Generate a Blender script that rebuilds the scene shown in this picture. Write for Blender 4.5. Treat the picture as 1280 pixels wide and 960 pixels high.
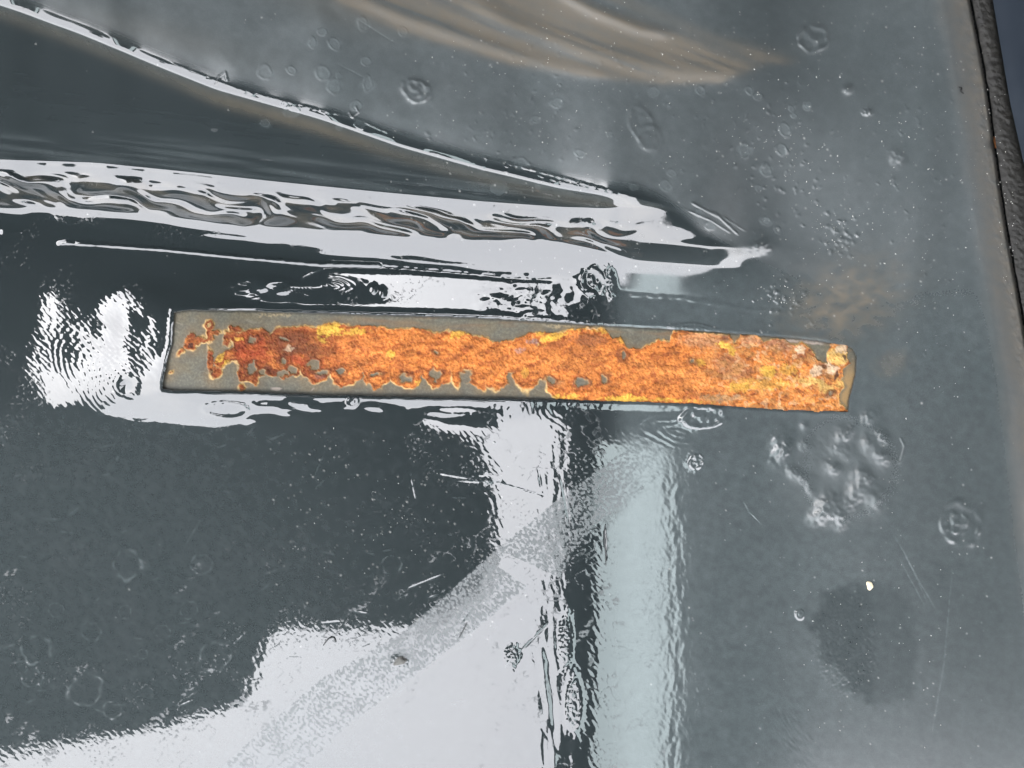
import bpy, bmesh, math, random
import numpy as np
for o in list(bpy.data.objects): bpy.data.objects.remove(o)
scene = bpy.context.scene
col = scene.collection
R = math.radians

# ------------------------------------------------------------------ camera
S = 0.3125e-3            # metres per unit of the panel drawing (about a third of a millimetre)
CX, CY = 640.0, 480.0
HC = 0.42                # camera height over the panel
cam_d = bpy.data.cameras.new('camera'); cam = bpy.data.objects.new('camera', cam_d); col.objects.link(cam)
cam.location = (0, 0, HC); cam.rotation_euler = (0, 0, 0)
cam_d.sensor_width = 36; cam_d.lens = 18.0/(640*S/HC)
cam_d.clip_start = 0.005; cam_d.clip_end = 500
scene.camera = cam

# ------------------------------------------------------------------ sky, sun, exposure
SUN_EL, SUN_AZ = R(68), R(300)     # azimuth clockwise from +Y
w = bpy.data.worlds.new('World'); scene.world = w; w.use_nodes = True
wn = w.node_tree.nodes; wl = w.node_tree.links
bg = wn['Background']
sky = wn.new('ShaderNodeTexSky'); sky.sky_type = 'NISHITA'; sky.sun_disc = False
sky.sun_elevation = SUN_EL; sky.sun_rotation = SUN_AZ; sky.dust_density = 3.0; sky.air_density = 1.0
hs = wn.new('ShaderNodeHueSaturation'); hs.inputs['Saturation'].default_value = 0.16
wl.new(sky.outputs[0], hs.inputs['Color'])
cl_ = wn.new('ShaderNodeTexNoise'); cl_.inputs['Scale'].default_value = 1.6; cl_.inputs['Detail'].default_value = 5
cr_ = wn.new('ShaderNodeValToRGB'); cr_.color_ramp.elements[0].position = .3; cr_.color_ramp.elements[1].position = .7
cr_.color_ramp.elements[0].color = (.80, .81, .87, 1); cr_.color_ramp.elements[1].color = (1, .982, 1.0, 1)
cm_ = wn.new('ShaderNodeVectorMath'); cm_.operation = 'SCALE'; cm_.inputs['Scale'].default_value = 8.0
tcw = wn.new('ShaderNodeTexCoord'); wl.new(tcw.outputs['Generated'], cl_.inputs['Vector']); wl.new(cl_.outputs['Fac'], cr_.inputs[0]); wl.new(cr_.outputs[0], cm_.inputs[0])
mw = wn.new('ShaderNodeMix'); mw.data_type = 'RGBA'; mw.inputs[0].default_value = .7      # overcast: bright cloud layer over the sky
wl.new(hs.outputs[0], mw.inputs[6]); wl.new(cm_.outputs[0], mw.inputs[7]); wl.new(mw.outputs[2], bg.inputs['Color'])
bg.inputs['Strength'].default_value = 0.15
sd = bpy.data.lights.new('sun', 'SUN'); so = bpy.data.objects.new('sun', sd); col.objects.link(so)
sd.energy = 0.6; sd.angle = R(12); sd.color = (1.0, 0.96, 0.9)
from mathutils import Vector
sv = Vector((math.sin(SUN_AZ)*math.cos(SUN_EL), math.cos(SUN_AZ)*math.cos(SUN_EL), math.sin(SUN_EL)))
so.location = sv*5; so.rotation_euler = sv.to_track_quat('Z', 'Y').to_euler()
scene.view_settings.view_transform = 'Standard'; scene.view_settings.look = 'None'
scene.view_settings.exposure = 2.4; scene.view_settings.gamma = 1.0
scene.render.engine = 'CYCLES'
scene.cycles.max_bounces = 8; scene.cycles.diffuse_bounces = 3; scene.cycles.glossy_bounces = 4
scene.cycles.use_denoising = True

# ------------------------------------------------------------------ helpers
def new_mat(name):
    m = bpy.data.materials.new(name); m.use_nodes = True
    return m, m.node_tree.nodes, m.node_tree.links, m.node_tree.nodes['Principled BSDF']
def tag(o, label=None, cat=None, group=None, kind=None):
    if label: o['label'] = label
    if cat: o['category'] = cat
    if group: o['group'] = group
    if kind: o['kind'] = kind
    return o
def empty(name, loc=(0, 0, 0)):
    o = bpy.data.objects.new(name, None); col.objects.link(o); o.location = loc; o.empty_display_size = .01
    return o
def ss(a, b, x):
    t = np.clip((x-a)/(b-a), 0, 1); return t*t*(3-2*t)
rng = np.random.RandomState(7)
_ang = rng.rand(256, 256)*2*np.pi
GX, GY = np.cos(_ang).astype(np.float32), np.sin(_ang).astype(np.float32)
def perlin(x, y, seed=0):
    x = x+seed*17.31; y = y+seed*9.77
    x0 = np.floor(x).astype(np.int32); y0 = np.floor(y).astype(np.int32)
    fx = (x-x0).astype(np.float32); fy = (y-y0).astype(np.float32)
    u = fx*fx*fx*(fx*(fx*6-15)+10); v = fy*fy*fy*(fy*(fy*6-15)+10)
    x0 &= 255; y0 &= 255; x1 = (x0+1) & 255; y1 = (y0+1) & 255
    a = GX[x0, y0]*fx+GY[x0, y0]*fy
    b = GX[x1, y0]*(fx-1)+GY[x1, y0]*fy
    c = GX[x0, y1]*fx+GY[x0, y1]*(fy-1)
    d = GX[x1, y1]*(fx-1)+GY[x1, y1]*(fy-1)
    return (a+u*(b-a)+v*((c+u*(d-c))-(a+u*(b-a))))*1.5
def noise(X, Y, lx, ly=None, ang=0, seed=0, octs=1, gain=.5):
    """lx, ly: wavelength along / across the direction ang (degrees, downward positive)"""
    ly = ly or lx
    c, s = math.cos(R(ang)), math.sin(R(ang))
    U = (X*c+Y*s)/lx; V = (-X*s+Y*c)/ly
    r = 0; g = 1
    for k in range(octs):
        r = r+g*perlin(U*2**k, V*2**k, seed+k*3); g *= gain
    return r
def poly(pts, x):
    p = np.array(pts, float); return np.interp(x, p[:, 0], p[:, 1])
def seg_dist(X, Y, pts, closed=False):
    """distance to a polyline and the fraction travelled along it"""
    best = np.full(X.shape, 1e9); par = np.zeros(X.shape)
    P = list(pts)+([pts[0]] if closed else [])
    L = [math.dist(P[i], P[i+1]) for i in range(len(P)-1)]; T = max(sum(L), 1e-9); acc = 0
    for i in range(len(P)-1):
        ax, ay = P[i]; bx, by = P[i+1]; dx, dy = bx-ax, by-ay
        t = np.clip(((X-ax)*dx+(Y-ay)*dy)/(dx*dx+dy*dy+1e-9), 0, 1)
        d = np.hypot(X-ax-t*dx, Y-ay-t*dy)
        m = d < best; best = np.where(m, d, best); par = np.where(m, (acc+t*L[i])/T, par); acc += L[i]
    return best, par
def inside(X, Y, pts):
    r = np.zeros(X.shape, bool); n = len(pts)
    for i in range(n):
        ax, ay = pts[i]; bx, by = pts[(i+1) % n]
        if ay == by: continue
        c = ((ay > Y) != (by > Y)) & (X < (bx-ax)*(Y-ay)/(by-ay)+ax)
        r ^= c
    return r
def sdist(X, Y, pts):
    """signed distance, positive inside"""
    d, _ = seg_dist(X, Y, pts, True)
    return np.where(inside(X, Y, pts), d, -d)
def lin(c):
    c = np.asarray(c, float)/255.0
    return np.where(c <= .04045, c/12.92, ((c+.055)/1.055)**2.4)
def world_of(px, py, z=0.0):
    k = 1-z*S/HC
    return ((px-CX)*S*k, -(py-CY)*S*k, z*S)

# ------------------------------------------------------------------ out-of-view surroundings, shaped or added for their reflections in the paint
HE = 1.2
KE = (HC+HE)/HC
def over(px, py): return ((px-CX)*S*KE, -(py-CY)*S*KE)
def sheet(name, pts, z0, z1, mat, parent=None):
    bm = bmesh.new()
    a = [bm.verts.new((*over(*p), z0)) for p in pts]; b = [bm.verts.new((*over(*p), z1)) for p in pts]
    f = bm.faces.new(a); bm.faces.new(list(reversed(b)))
    for i in range(len(pts)):
        j = (i+1) % len(pts); bm.faces.new((a[i], b[i], b[j], a[j]))
    bmesh.ops.recalc_face_normals(bm, faces=bm.faces)
    me = bpy.data.meshes.new(name); bm.to_mesh(me); bm.free(); me.materials.append(mat)
    o = bpy.data.objects.new(name, me); col.objects.link(o); o.parent = parent
    return o
m_dark, n, l, p = new_mat('dark_trim')
t = n.new('ShaderNodeTexNoise'); t.inputs['Scale'].default_value = 9
r = n.new('ShaderNodeValToRGB'); r.color_ramp.elements[0].color = (.02, .024, .026, 1); r.color_ramp.elements[1].color = (.045, .05, .052, 1)
l.new(t.outputs['Fac'], r.inputs[0]); l.new(r.outputs[0], p.inputs['Base Color']); p.inputs['Roughness'].default_value = .8
m_pale_sheet, n, l, p = new_mat('pale_translucent_sheet')
tr = n.new('ShaderNodeBsdfTranslucent'); tr.inputs['Color'].default_value = (.22, .235, .25, 1)
di = n.new('ShaderNodeBsdfDiffuse'); di.inputs['Color'].default_value = (.35, .37, .38, 1)
mx = n.new('ShaderNodeMixShader'); mx.inputs[0].default_value = .35
t = n.new('ShaderNodeTexNoise'); t.inputs['Scale'].default_value = 3.5; t.inputs['Detail'].default_value = 4
r = n.new('ShaderNodeValToRGB'); r.color_ramp.elements[0].color = (.07, .075, .08, 1); r.color_ramp.elements[1].color = (.17, .18, .19, 1)
l.new(t.outputs['Fac'], r.inputs[0]); l.new(r.outputs[0], tr.inputs['Color'])
l.new(tr.outputs[0], mx.inputs[1]); l.new(di.outputs[0], mx.inputs[2]); l.new(mx.outputs[0], n['Material Output'].inputs['Surface'])
m_glass, n, l, p = new_mat('green_tinted_glass')
g1 = n.new('ShaderNodeBsdfTransparent'); g1.inputs['Color'].default_value = (.83, .89, .88, 1)
g2 = n.new('ShaderNodeBsdfGlossy'); g2.inputs['Roughness'].default_value = .02
fr = n.new('ShaderNodeFresnel'); mx = n.new('ShaderNodeMixShader')
l.new(fr.outputs[0], mx.inputs[0]); l.new(g1.outputs[0], mx.inputs[1]); l.new(g2.outputs[0], mx.inputs[2])
l.new(mx.outputs[0], n['Material Output'].inputs['Surface'])

roof = empty('roof', (0, 0, HE)); tag(roof, kind='structure')
def rsheet(*a):
    o = sheet(*a); o.parent = roof; o.matrix_parent_inverse = roof.matrix_basis.inverted(); return o
rsheet('roof_panel', [(-60, -700), (699, -700), (699, 250), (640, 326), (520, 332), (432, 342), (418, 358), (470, 378), (520, 402), (522, 525), (560, 534),
    (598, 552), (616, 580), (623, 620), (624, 700), (606, 752), (560, 784), (440, 790), (352, 790), (332, 808), (300, 884), (200, 910), (100, 930), (-60, 955)], HE, HE+.02, m_dark)  # outline and notch shaped for the dark reflection they give
rsheet('roof_pillar', [(700, -700), (744, -700), (744, 1030), (700, 1030)], HE-.004, HE+.03, m_dark)
rsheet('glass_pane', [(745, 560), (838, 560), (838, 1030), (745, 1030)], HE, HE+.005, m_glass)
rsheet('added_grey_sheet', [(745, -700), (3300, -700), (3300, 1030), (839, 1030), (839, 559), (745, 559)], HE, HE+.004, m_pale_sheet)  # added unseen sheet that gives the right side its grey reflection
def box(name, x0, y0, z0, x1, y1, z1, mat, parent=None):
    me = bpy.data.meshes.new(name); bm = bmesh.new(); bmesh.ops.create_cube(bm, size=1)
    for v in bm.verts: v.co = ((x0+x1)/2+v.co.x*(x1-x0), (y0+y1)/2+v.co.y*(y1-y0), (z0+z1)/2+v.co.z*(z1-z0))
    bm.to_mesh(me); bm.free(); me.materials.append(mat)
    o = bpy.data.objects.new(name, me); col.objects.link(o); o.parent = parent; return o
wl_ = empty('added_dark_surround'); tag(wl_, kind='structure')  # added dark screens, out of view, to darken reflections near the horizon
for a in ((-1.9, -1.55, -.2, 3.4, -1.5, .42), (-1.9, 1.5, -.2, 3.4, 1.55, 1.25), (-1.95, -1.55, -.2, -1.9, 1.55, .3), (3.4, -1.55, -.2, 3.45, 1.55, 1.1)):
    box('added_dark_screen', *a, m_dark, wl_)
g = box('ground', -40, -40, -.3, 40, 40, -.2, m_dark); tag(g, kind='structure')

# ------------------------------------------------------------------ the painted panel: one height field
def axis(lo, hi, step, far_lo, far_hi, nfar=26):
    mid = np.arange(lo, hi+step*.5, step)
    t = np.linspace(0, 1, nfar+1)[1:]
    e = lambda d: d*(t**1.6)
    return np.concatenate([(lo-e(lo-far_lo))[::-1], mid, hi+e(far_hi-hi)])
xs = axis(-8, 1288, 1.15, -420, 1500)
ys = axis(-8, 968, 1.15, -420, 1380)
X, Y = np.meshgrid(xs, ys)
NY, NX = X.shape
def win(x0, x1, y0, y1):
    i0, i1 = np.searchsorted(xs, [x0, x1]); j0, j1 = np.searchsorted(ys, [y0, y1])
    return (slice(max(j0-1, 0), j1+1), slice(max(i0-1, 0), i1+1))

crest = [(-420, -110), (0, 2), (100, 38), (200, 80), (270, 108), (400, 145), (500, 180), (600, 208), (700, 232), (800, 248), (830, 254), (960, 312), (1500, 480)]
b1 = [(-420, 186), (0, 200), (120, 204), (240, 216), (340, 227), (460, 239), (600, 252), (700, 259), (830, 262), (960, 318), (1500, 486)]
b2 = [(-420, 250), (0, 258), (100, 260), (200, 267), (300, 281), (400, 287), (470, 291), (560, 298), (700, 300), (1500, 486)]
b3 = [(-420, 262), (0, 278), (60, 276), (130, 289), (200, 297), (300, 308), (400, 318), (500, 326), (640, 340), (700, 342), (1500, 500)]
ln = [(-420, 298), (0, 302), (75, 304), (200, 312), (300, 321), (400, 329), (480, 332), (640, 346), (760, 352), (1500, 520)]
def smooth_line(q):
    u = np.arange(-480, 1560, 2.0); k = np.exp(-np.linspace(-2.2, 2.2, 25)**2); k /= k.sum()
    return np.interp(xs, u, np.convolve(np.pad(poly(q, u), 12, mode='reflect', reflect_type='odd'), k, 'valid'))
C_, B1, B2, B3, LN = (smooth_line(q) for q in (crest, b1, b2, b3, ln))
def prof(knots, y):
    """knots: list of (y(x), slope) from the lowest (largest y) upwards; smooth between"""
    s = np.zeros_like(y)
    for (ya, sa), (yb, sb) in zip(knots[:-1], knots[1:]):
        m = (y <= ya) & (y > yb)
        t = np.clip((ya-y)/np.maximum(ya-yb, 1e-3), 0, 1); t = t*t*(3-2*t)
        s = np.where(m, sa+(sb-sa)*t, s)
    s = np.where(y <= knots[-1][0], knots[-1][1], s)
    return s
wob = noise(xs, xs*0, 60, 60, seed=3)*3
off = .4*(xs-830)
zb = np.zeros(NX)
Z = np.zeros_like(X)
fA = 1-ss(735, 822, xs)
fB = 1-ss(860, 985, xs)
def slope_row(y):
    y = np.full(NX, y)
    sA = prof([(LN+70, 0), (LN+14, .012), (LN, .03), (B3+5+wob*.5, .05), (B3-2+wob*.5, .26), (B2+5+wob, .36), (B2-2+wob, 1.15), (B1+27-wob, 1.15), (B1+20-wob, .42),
               (B1+2, .36), (B1-2, 1.25), (np.maximum(B1-30, C_+6), 1.5), (C_+5, 1.3), (C_+2, .5), (C_-1.5-7*(1-ss(0, 480, xs)), .34), (C_-5-7*(1-ss(0, 480, xs)), .1), (C_-60, 0.0)], y)
    q = np.clip(.07*(xs-830), -8, 20)
    lens = 1-ss(.72, 1.12, np.hypot((xs-843-(y-284)*.1)/62, (y-285)/25))
    ho = 1.15-1.09*ss(800, 862, xs); hi = ho+(.40-ho)*lens
    sB = prof([(374+q, 0), (363+q, .24), (331+q, .37), (326+q, 1.1), (306+q, 1.15), (302+q, hi), (268+q, hi-.06*lens), (256+q+np.clip(.35*(xs-835), 0, 40), .05), (200+q, 0)], y)
    fB_ = 1-ss(900, 985, xs+np.clip(y-300, -60, 60)*.9+noise(xs, y, 30, 14, seed=36)*10)
    return sA*fA+sB*(1-fA)*fB_
for j in range(NY-2, -1, -1):
    nsub = 3; dy = (ys[j+1]-ys[j])/nsub
    for q in range(nsub):
        ym = ys[j+1]-(q+.5)*dy; s_ = slope_row(ym); v = (CY-ym)*S
        zb = zb+s_*(1-zb*S/HC)/(1+v*s_/HC)*dy
    Z[j] = zb
gk = np.exp(-np.linspace(-2.2, 2.2, 31)**2); gk /= gk.sum()
i0_, i1_ = np.searchsorted(xs, [-8, 1288])
Zs = Z.copy()
for j in range(NY): Zs[j, i0_:i1_] = np.convolve(np.pad(Z[j, i0_:i1_], 15, mode='reflect', reflect_type='odd'), gk, 'valid')
k = np.maximum(ss(2, 22, C_[None, :]-Y), ss(715, 760, X)*(1-ss(900, 940, X))*(1-ss(-6, 10, Y-B1[None, :]))); Z = Z*(1-k)+Zs*k
# the tip of the pressing is drawn out softly along its length
gk2 = np.exp(-np.linspace(-2.2, 2.2, 121)**2); gk2 /= gk2.sum()
Zs = Z.copy()
for j in range(NY): Zs[j, i0_:i1_] = np.convolve(np.pad(Z[j, i0_:i1_], 60, mode='edge'), gk2, 'valid')
k = ss(715, 785, X)*(1-ss(1000, 1080, X))*(1-ss(296, 318, Y-np.clip(.07*(X-830), -8, 20))); Z = Z*(1-k)+Zs*k
# above the crest the pressing settles into one gently falling plane
jc = np.array([np.searchsorted(ys, c-30) for c in C_]); zc = Z[np.clip(jc, 0, NY-1), np.arange(NX)]
zc[i0_:i1_] = np.convolve(np.pad(zc[i0_:i1_], 15, mode='edge'), gk, 'valid')
i86 = np.searchsorted(xs, 800)
ztop = np.where(xs < 800, zc, zc[i86])
xu = np.arange(-420, 1500, 2.0); gw = np.exp(-np.linspace(-2.4, 2.4, 121)**2); gw /= gw.sum()
zt_u = np.convolve(np.pad(np.interp(xu, xs, ztop), 60, mode='reflect', reflect_type='odd'), gw, 'valid')
ztop = np.interp(xs, xu, zt_u)*(1-ss(700, 1260, xs))
k = ss(14, 150+90*ss(700, 860, X), C_[None, :]-Y)
Z = Z*(1-k)+ztop[None, :]*k
zone_top = (Y < C_[None, :]-2) & (X < 985)
zone_side = (Y >= C_[None, :]-2) & (Y < B1[None, :]) & (X < 985)
zone_bead = (Y >= B1[None, :]) & (Y < B2[None, :]+3) & (X < 985)

D = np.zeros_like(Z)        # relief added to the base form
# broad unevenness of the sheet
D += noise(X, Y, 260, 200, seed=11)*.35+noise(X, Y, 90, 70, seed=12)*.05
# orange peel and brush drag
peel = noise(X, Y, 13, 5, 62, seed=20)*.014+noise(X, Y, 7, 3.4, 40, seed=21)*.010
wl1 = 1-ss(840, 900, X)
D += peel*(.45+.55*ss(470, 520, Y))
D += noise(X, Y, 26, 9, 88, seed=23, octs=2)*.035*np.exp(-((X-690)/34.)**2)*ss(480, 560, Y)
D += noise(X, Y, 46, 15, 84, seed=24, octs=2)*.22*np.exp(-((X-686)/22.)**2)*ss(735, 800, Y)
D += noise(X, Y, 22, 9, 95, seed=26, octs=2)*.05*np.exp(-((X-842)/20.)**2)*ss(560, 620, Y)
# drips of the sealer bead
bead = ss(0, 8, Y-B1[None, :]-12)*(1-ss(-10, 4, Y-B2[None, :]))*(1-ss(700, 840, X))
D += bead*(noise(X+noise(X, Y, 70, 40, seed=33)*40, Y+noise(X, Y, 46, 26, seed=34)*11, 84, 19, 20, seed=30, octs=2, gain=.35)*5.2)
D += ss(0, 6, Y-B1[None, :])*(1-ss(0, 30, Y-B3[None, :]))*(1-ss(700, 860, X))*noise(X, Y, 70, 12, 6, seed=31, octs=2)*.10+noise(X, Y, 190, 22, 6, seed=35, octs=2)*.35*ss(0, 6, Y-B1[None, :])*(1-ss(0, 30, Y-B3[None, :]))*(1-ss(700, 860, X))
D += ss(0, 10, Y-C_[None, :]-5)*(1-ss(-12, 0, Y-B1[None, :]))*(1-ss(800, 900, X))*(noise(X, Y, 120, 14, 7, seed=32, octs=3)*.2)
# ridge line below the bead
def line_bump(pts, h, wd, fade=.12, rough=0.):
    xa = [q[0] for q in pts]; ya = [q[1] for q in pts]; mg = wd*4+3
    sl = win(min(xa)-mg, max(xa)+mg, min(ya)-mg, max(ya)+mg)
    x, y = X[sl], Y[sl]; d, t = seg_dist(x, y, pts)
    e = ss(0, fade, t)*(1-ss(1-fade, 1, t)) if fade else 1
    if rough: e = e*(1+rough*noise(x, y, 9, seed=int(pts[0][0]) % 50))
    D[sl] += h*np.exp(-(d/wd)**2)*e
line_bump([(70, 305), (82, 303), (200, 311), (300, 321), (400, 330), (480, 332)], 1.4, 2.4, .02, .3)
line_bump([(400, 333), (470, 334), (560, 341), (640, 348), (700, 350)], -.8, 3.5, .1, .3)
line_bump([(0, 290), (28, 291)], .7, 2, .1)
line_bump([(745, 366), (850, 372), (930, 386), (990, 392)], .35, 3, .1, .6)
# swirling brush marks round the left end of the strip
def arcs(cx, cy, rx, ry, rot, n0, amp, a0=None):
    sl = win(cx-rx*1.2, cx+rx*1.2, cy-rx*1.2, cy+rx*1.2); x, y = X[sl]-cx, Y[sl]-cy
    c, s = math.cos(R(rot)), math.sin(R(rot)); u, v = (x*c+y*s)/rx, (-x*s+y*c)/ry
    # each ring slides towards one side, as a rubbed stroke does
    r = np.hypot(u+.0, v); r2 = np.hypot(u-.35*r, v)
    e = (1-ss(.75, 1.0, r))*ss(.04, .2, r)
    D[sl] += amp*np.sin(r2*n0*2*np.pi+noise(X[sl], Y[sl], 34, seed=41)*3.4+noise(X[sl], Y[sl], 9, seed=43)*.8)*e*(.6+.4*noise(X[sl], Y[sl], 30, seed=42))
arcs(140, 465, 100, 62, 35, 9, .055)
arcs(158, 480, 66, 56, 0, 9, .05)
arcs(150, 410, 90, 40, -15, 6, .03)
arcs(290, 356, 60, 30, 0, 9, .05)
arcs(700, 508, 62, 44, 30, 6, .02)
arcs(842, 540, 55, 22, 12, 3, .05)
arcs(395, 358, 55, 20, 0, 9, .05)
# dent round the left end of the strip: a soft moat outside the edge, rising to it
G_ = lambda cx, cy, rx, ry, rot=0: np.exp(-(((X-cx)*math.cos(R(rot))+(Y-cy)*math.sin(R(rot)))/rx)**2-((-(X-cx)*math.sin(R(rot))+(Y-cy)*math.cos(R(rot)))/ry)**2)
def bulge(x, y):
    nb_ = noise(x, y, 80, seed=47)
    u = ((x-232)*.98+(y-440)*.2)/(117+16*nb_); v = (-(x-232)*.12+(y-442)*.99)/(79+8*nb_)
    e = np.exp(-np.abs(u)**2.1-np.abs(v)**4.5)
    return 15*e*(1-ss(260, 440, x))
D += bulge(X, Y)
D += 3.6*G_(332, 357, 52, 13, 3)*(1+.4*noise(X, Y, 22, 10, seed=49))
D += noise(X, Y, 44, 26, 30, seed=45)*1.3*G_(170, 418, 62, 30)
D += noise(X, Y, 11, 4, 45, seed=44, octs=2)*.11*G_(140, 430, 90, 70)
strip = [(217, 390), (235, 387.5), (300, 388), (420, 392), (600, 397), (720, 404.5), (900, 415), (1000, 423), (1056, 430.5), (1066, 435), (1071, 446), (1070, 470), (1062, 498), (1060, 515.5),
         (1000, 513), (960, 511), (860, 504.5), (700, 499.5), (540, 496.5), (400, 493.5), (300, 490), (216, 488), (203, 486), (203, 478), (209, 450), (215, 428), (216, 408)]
SW = win(150, 1120, 330, 570)
SD = np.full(X.shape, -200.); 
_x, _y = X[SW], Y[SW]
_wx = _x+noise(_x, _y, 26, seed=51)*.7+noise(_x, _y, 6, seed=53)*.5; _wy = _y+noise(_x, _y, 22, seed=52)*.7+noise(_x, _y, 7, seed=54)*.5
SD[SW] = sdist(_wx, _wy, strip)
# the paint swells towards the cut edge
out = np.maximum(-SD, 0)
swell = .9*np.exp(-(out/6.)**2)+3.4*np.exp(-(out/19.)**2)*(.75+.5*noise(X, Y, 80, seed=48))*(1-ss(600, 760, X))*ss(430, 470, Y)
D -= np.where(SD > -20, 1.7*np.exp(-(out/1.7)**2), 0)*(.45+.55*ss(440, 470, Y))*(1-.85*ss(1020, 1056, X))
D += np.where(SD > -190, swell*(1-.3*ss(900, 1000, X)), 0)
D += noise(X, Y, 60, 18, 2, seed=56, octs=2)*.9*np.where(SD > -60, np.exp(-((out-14)/16.)**2), 0)*(1-ss(560, 640, X))*ss(470, 490, Y)
D += noise(X, Y, 22, 12, 2, seed=57, octs=2)*.8*G_(650, 378, 45, 24)
# blisters, craters and pits
blister_mask = []
def bump(cx, cy, rx, ry, h, rot=0, ring=0., lumps=0., sharp=2.0, part=False):
    m = max(rx, ry)*2.2; sl = win(cx-m, cx+m, cy-m, cy+m); x, y = X[sl], Y[sl]
    c, s = math.cos(R(rot)), math.sin(R(rot)); u, v = ((x-cx)*c+(y-cy)*s)/rx, (-(x-cx)*s+(y-cy)*c)/ry
    r = np.hypot(u, v)*(1+.16*noise(x, y, max(rx, ry)*1.1, seed=int(cx) % 60))
    d = h*np.exp(-r**sharp)
    if ring: d = d+ring*np.exp(-((r-1)/.2)**2)
    if lumps: d = d*(1+lumps*noise(x, y, max(min(rx, ry)*.6, 3), seed=int(cy) % 60))
    D[sl] += d
    if part: blister_mask.append((sl, r < (1.35 if ring else 1.15)))
bump(157, 482, 6, 6, -2.6, part=True)
bump(467, 362, 4.5, 5, 1.8, part=True); bump(478, 366, 4.5, 5.5, 1.8, part=True)
bump(520, 114, 17, 12, 2.0, 25, .9, .5, part=True)
bump(803, 156, 13, 26, .9, -18, .7, .4, 4, part=True); bump(812, 172, 14, 15, .4, 0, .5, .4, 4)
bump(1017, 48, 17, 15, 1.6, 0, 1.0, .7, part=True)
bump(1060, 112, 6, 6.5, 2.6, part=True); bump(1084, 140, 6, 5.5, 2.2, 0, 0, .5, part=True)
bump(1122, 196, 9, 11, 2.4, 10, 0, .3, part=True)
bump(871, 577, 7, 9, 1.1, 25, .7, .8, part=True)
bump(1201, 656, 22, 25, .5, 0, .6, 1.2, part=True); bump(1197, 654, 13, 12, .5, 0, .3, 1.4)
bump(1000, 768, 5, 5, 1.0, 0, .5, part=True)
bump(500, 828, 8, 6, 1.4, 0, .6, .9, part=True)
bump(740, 352, 14, 15, 1.9, 20, .8, .9, part=True); bump(762, 352, 6, 17, 1.8, -15, 0, .4, part=True)
bump(949, 309, 14, 9, 3.0, -20, 0, .4, part=True)
bump(880, 522, 26, 12, .9, 0, .8, .5)
bump(868, 411, 26, 6, .9, 4, .6, .3, 3)
bump(608, 601, 6, 4, 1.1, 0, 0, .8, part=True)
bump(640, 820, 6, 11, 1.3, 10, 0, .8, part=True); bump(707, 800, 6, 24, 1.5, 2, 0, .6, part=True); bump(716, 880, 8, 26, 1.1, 0, .5, .6)
bump(282, 512, 26, 9, -.5, 3, .9, .5)
bump(440, 502, 7, 6, 1.6, 0, .4, part=True)
bump(45, 440, 40, 30, -.3)
bump(268, 160, 6, 3, .8)
random.seed(5)
for (cx, cy, rx, ry, h) in [(975, 560, 10, 18, 1.6), (983, 562, 5, 12, 1.4), (1006, 556, 8, 6, .9), (1063, 540, 5, 12, 1.7), (1052, 545, 7, 9, 1.2), (1087, 522, 8, 11, 1.9), (1103, 546, 7, 10, 2.1),
        (1085, 552, 8, 8, 1.5), (1104, 571, 9, 8, 2.3), (1090, 562, 9, 12, 1.0), (1043, 586, 8, 7, 1.7), (1076, 594, 9, 11, 1.6), (1084, 597, 6, 6, 1.6), (1073, 613, 10, 9, 2.3), (1095, 622, 12, 14, 2.2),
        (1062, 630, 8, 9, 1.7), (1035, 628, 13, 9, 2.3), (1028, 644, 12, 9, 2.2), (1050, 646, 8, 12, 2.3), (990, 590, 9, 6, 1.0), (1002, 597, 10, 6, 1.1), (1012, 612, 6, 10, .9), (1060, 566, 8, 10, .9), (1005, 532, 4, 4, .9), (1046, 560, 8, 6, .8)]:
    bump(cx, cy, rx*1.2, ry*1.2, h*1.1, random.uniform(-40, 40), 0, .22, 2.0, part=True)
line_bump([(962, 545), (966, 570), (985, 590), (1000, 600), (1015, 625), (1022, 642)], -.3, 5, .1, .6)
line_bump([(1125, 545), (1131, 558), (1126, 577), (1121, 580)], .5, 1.5, .1)
D += noise(X, Y, 9, 6, 50, seed=60, octs=2)*.12*G_(1035, 560, 45, 25)
# small warts in clusters
for (cx, cy, sx, sy, n_, h) in [(1050, 300, 26, 22, 34, .45), (985, 375, 30, 20, 34, .4), (900, 150, 120, 70, 60, .28), (985, 220, 70, 70, 60, .3), (1130, 220, 45, 90, 30, .35), (640, 170, 90, 40, 40, .3), (740, 90, 180, 40, 50, .25), (1190, 330, 30, 200, 24, .3)]:
    for _ in range(n_):
        bump(random.gauss(cx, sx*.6), random.gauss(cy, sy*.6), random.uniform(1.3, 3.2), random.uniform(1.3, 2.6), h*random.uniform(.5, 1.8), random.uniform(0, 180))
# flaked outlines on the dull part
rings = []
for _ in range(46):
    cx, cy = random.choice([(random.uniform(600, 1010), random.uniform(105, 240)), (random.uniform(860, 1010), random.uniform(110, 300)), (random.uniform(330, 520), random.uniform(20, 170))])
    rr = random.uniform(3.5, 10); rings.append((cx, cy, rr))
    bump(cx, cy, rr, rr*random.uniform(.5, .9), .14, random.uniform(0, 90), .22, .5, 4)
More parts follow.
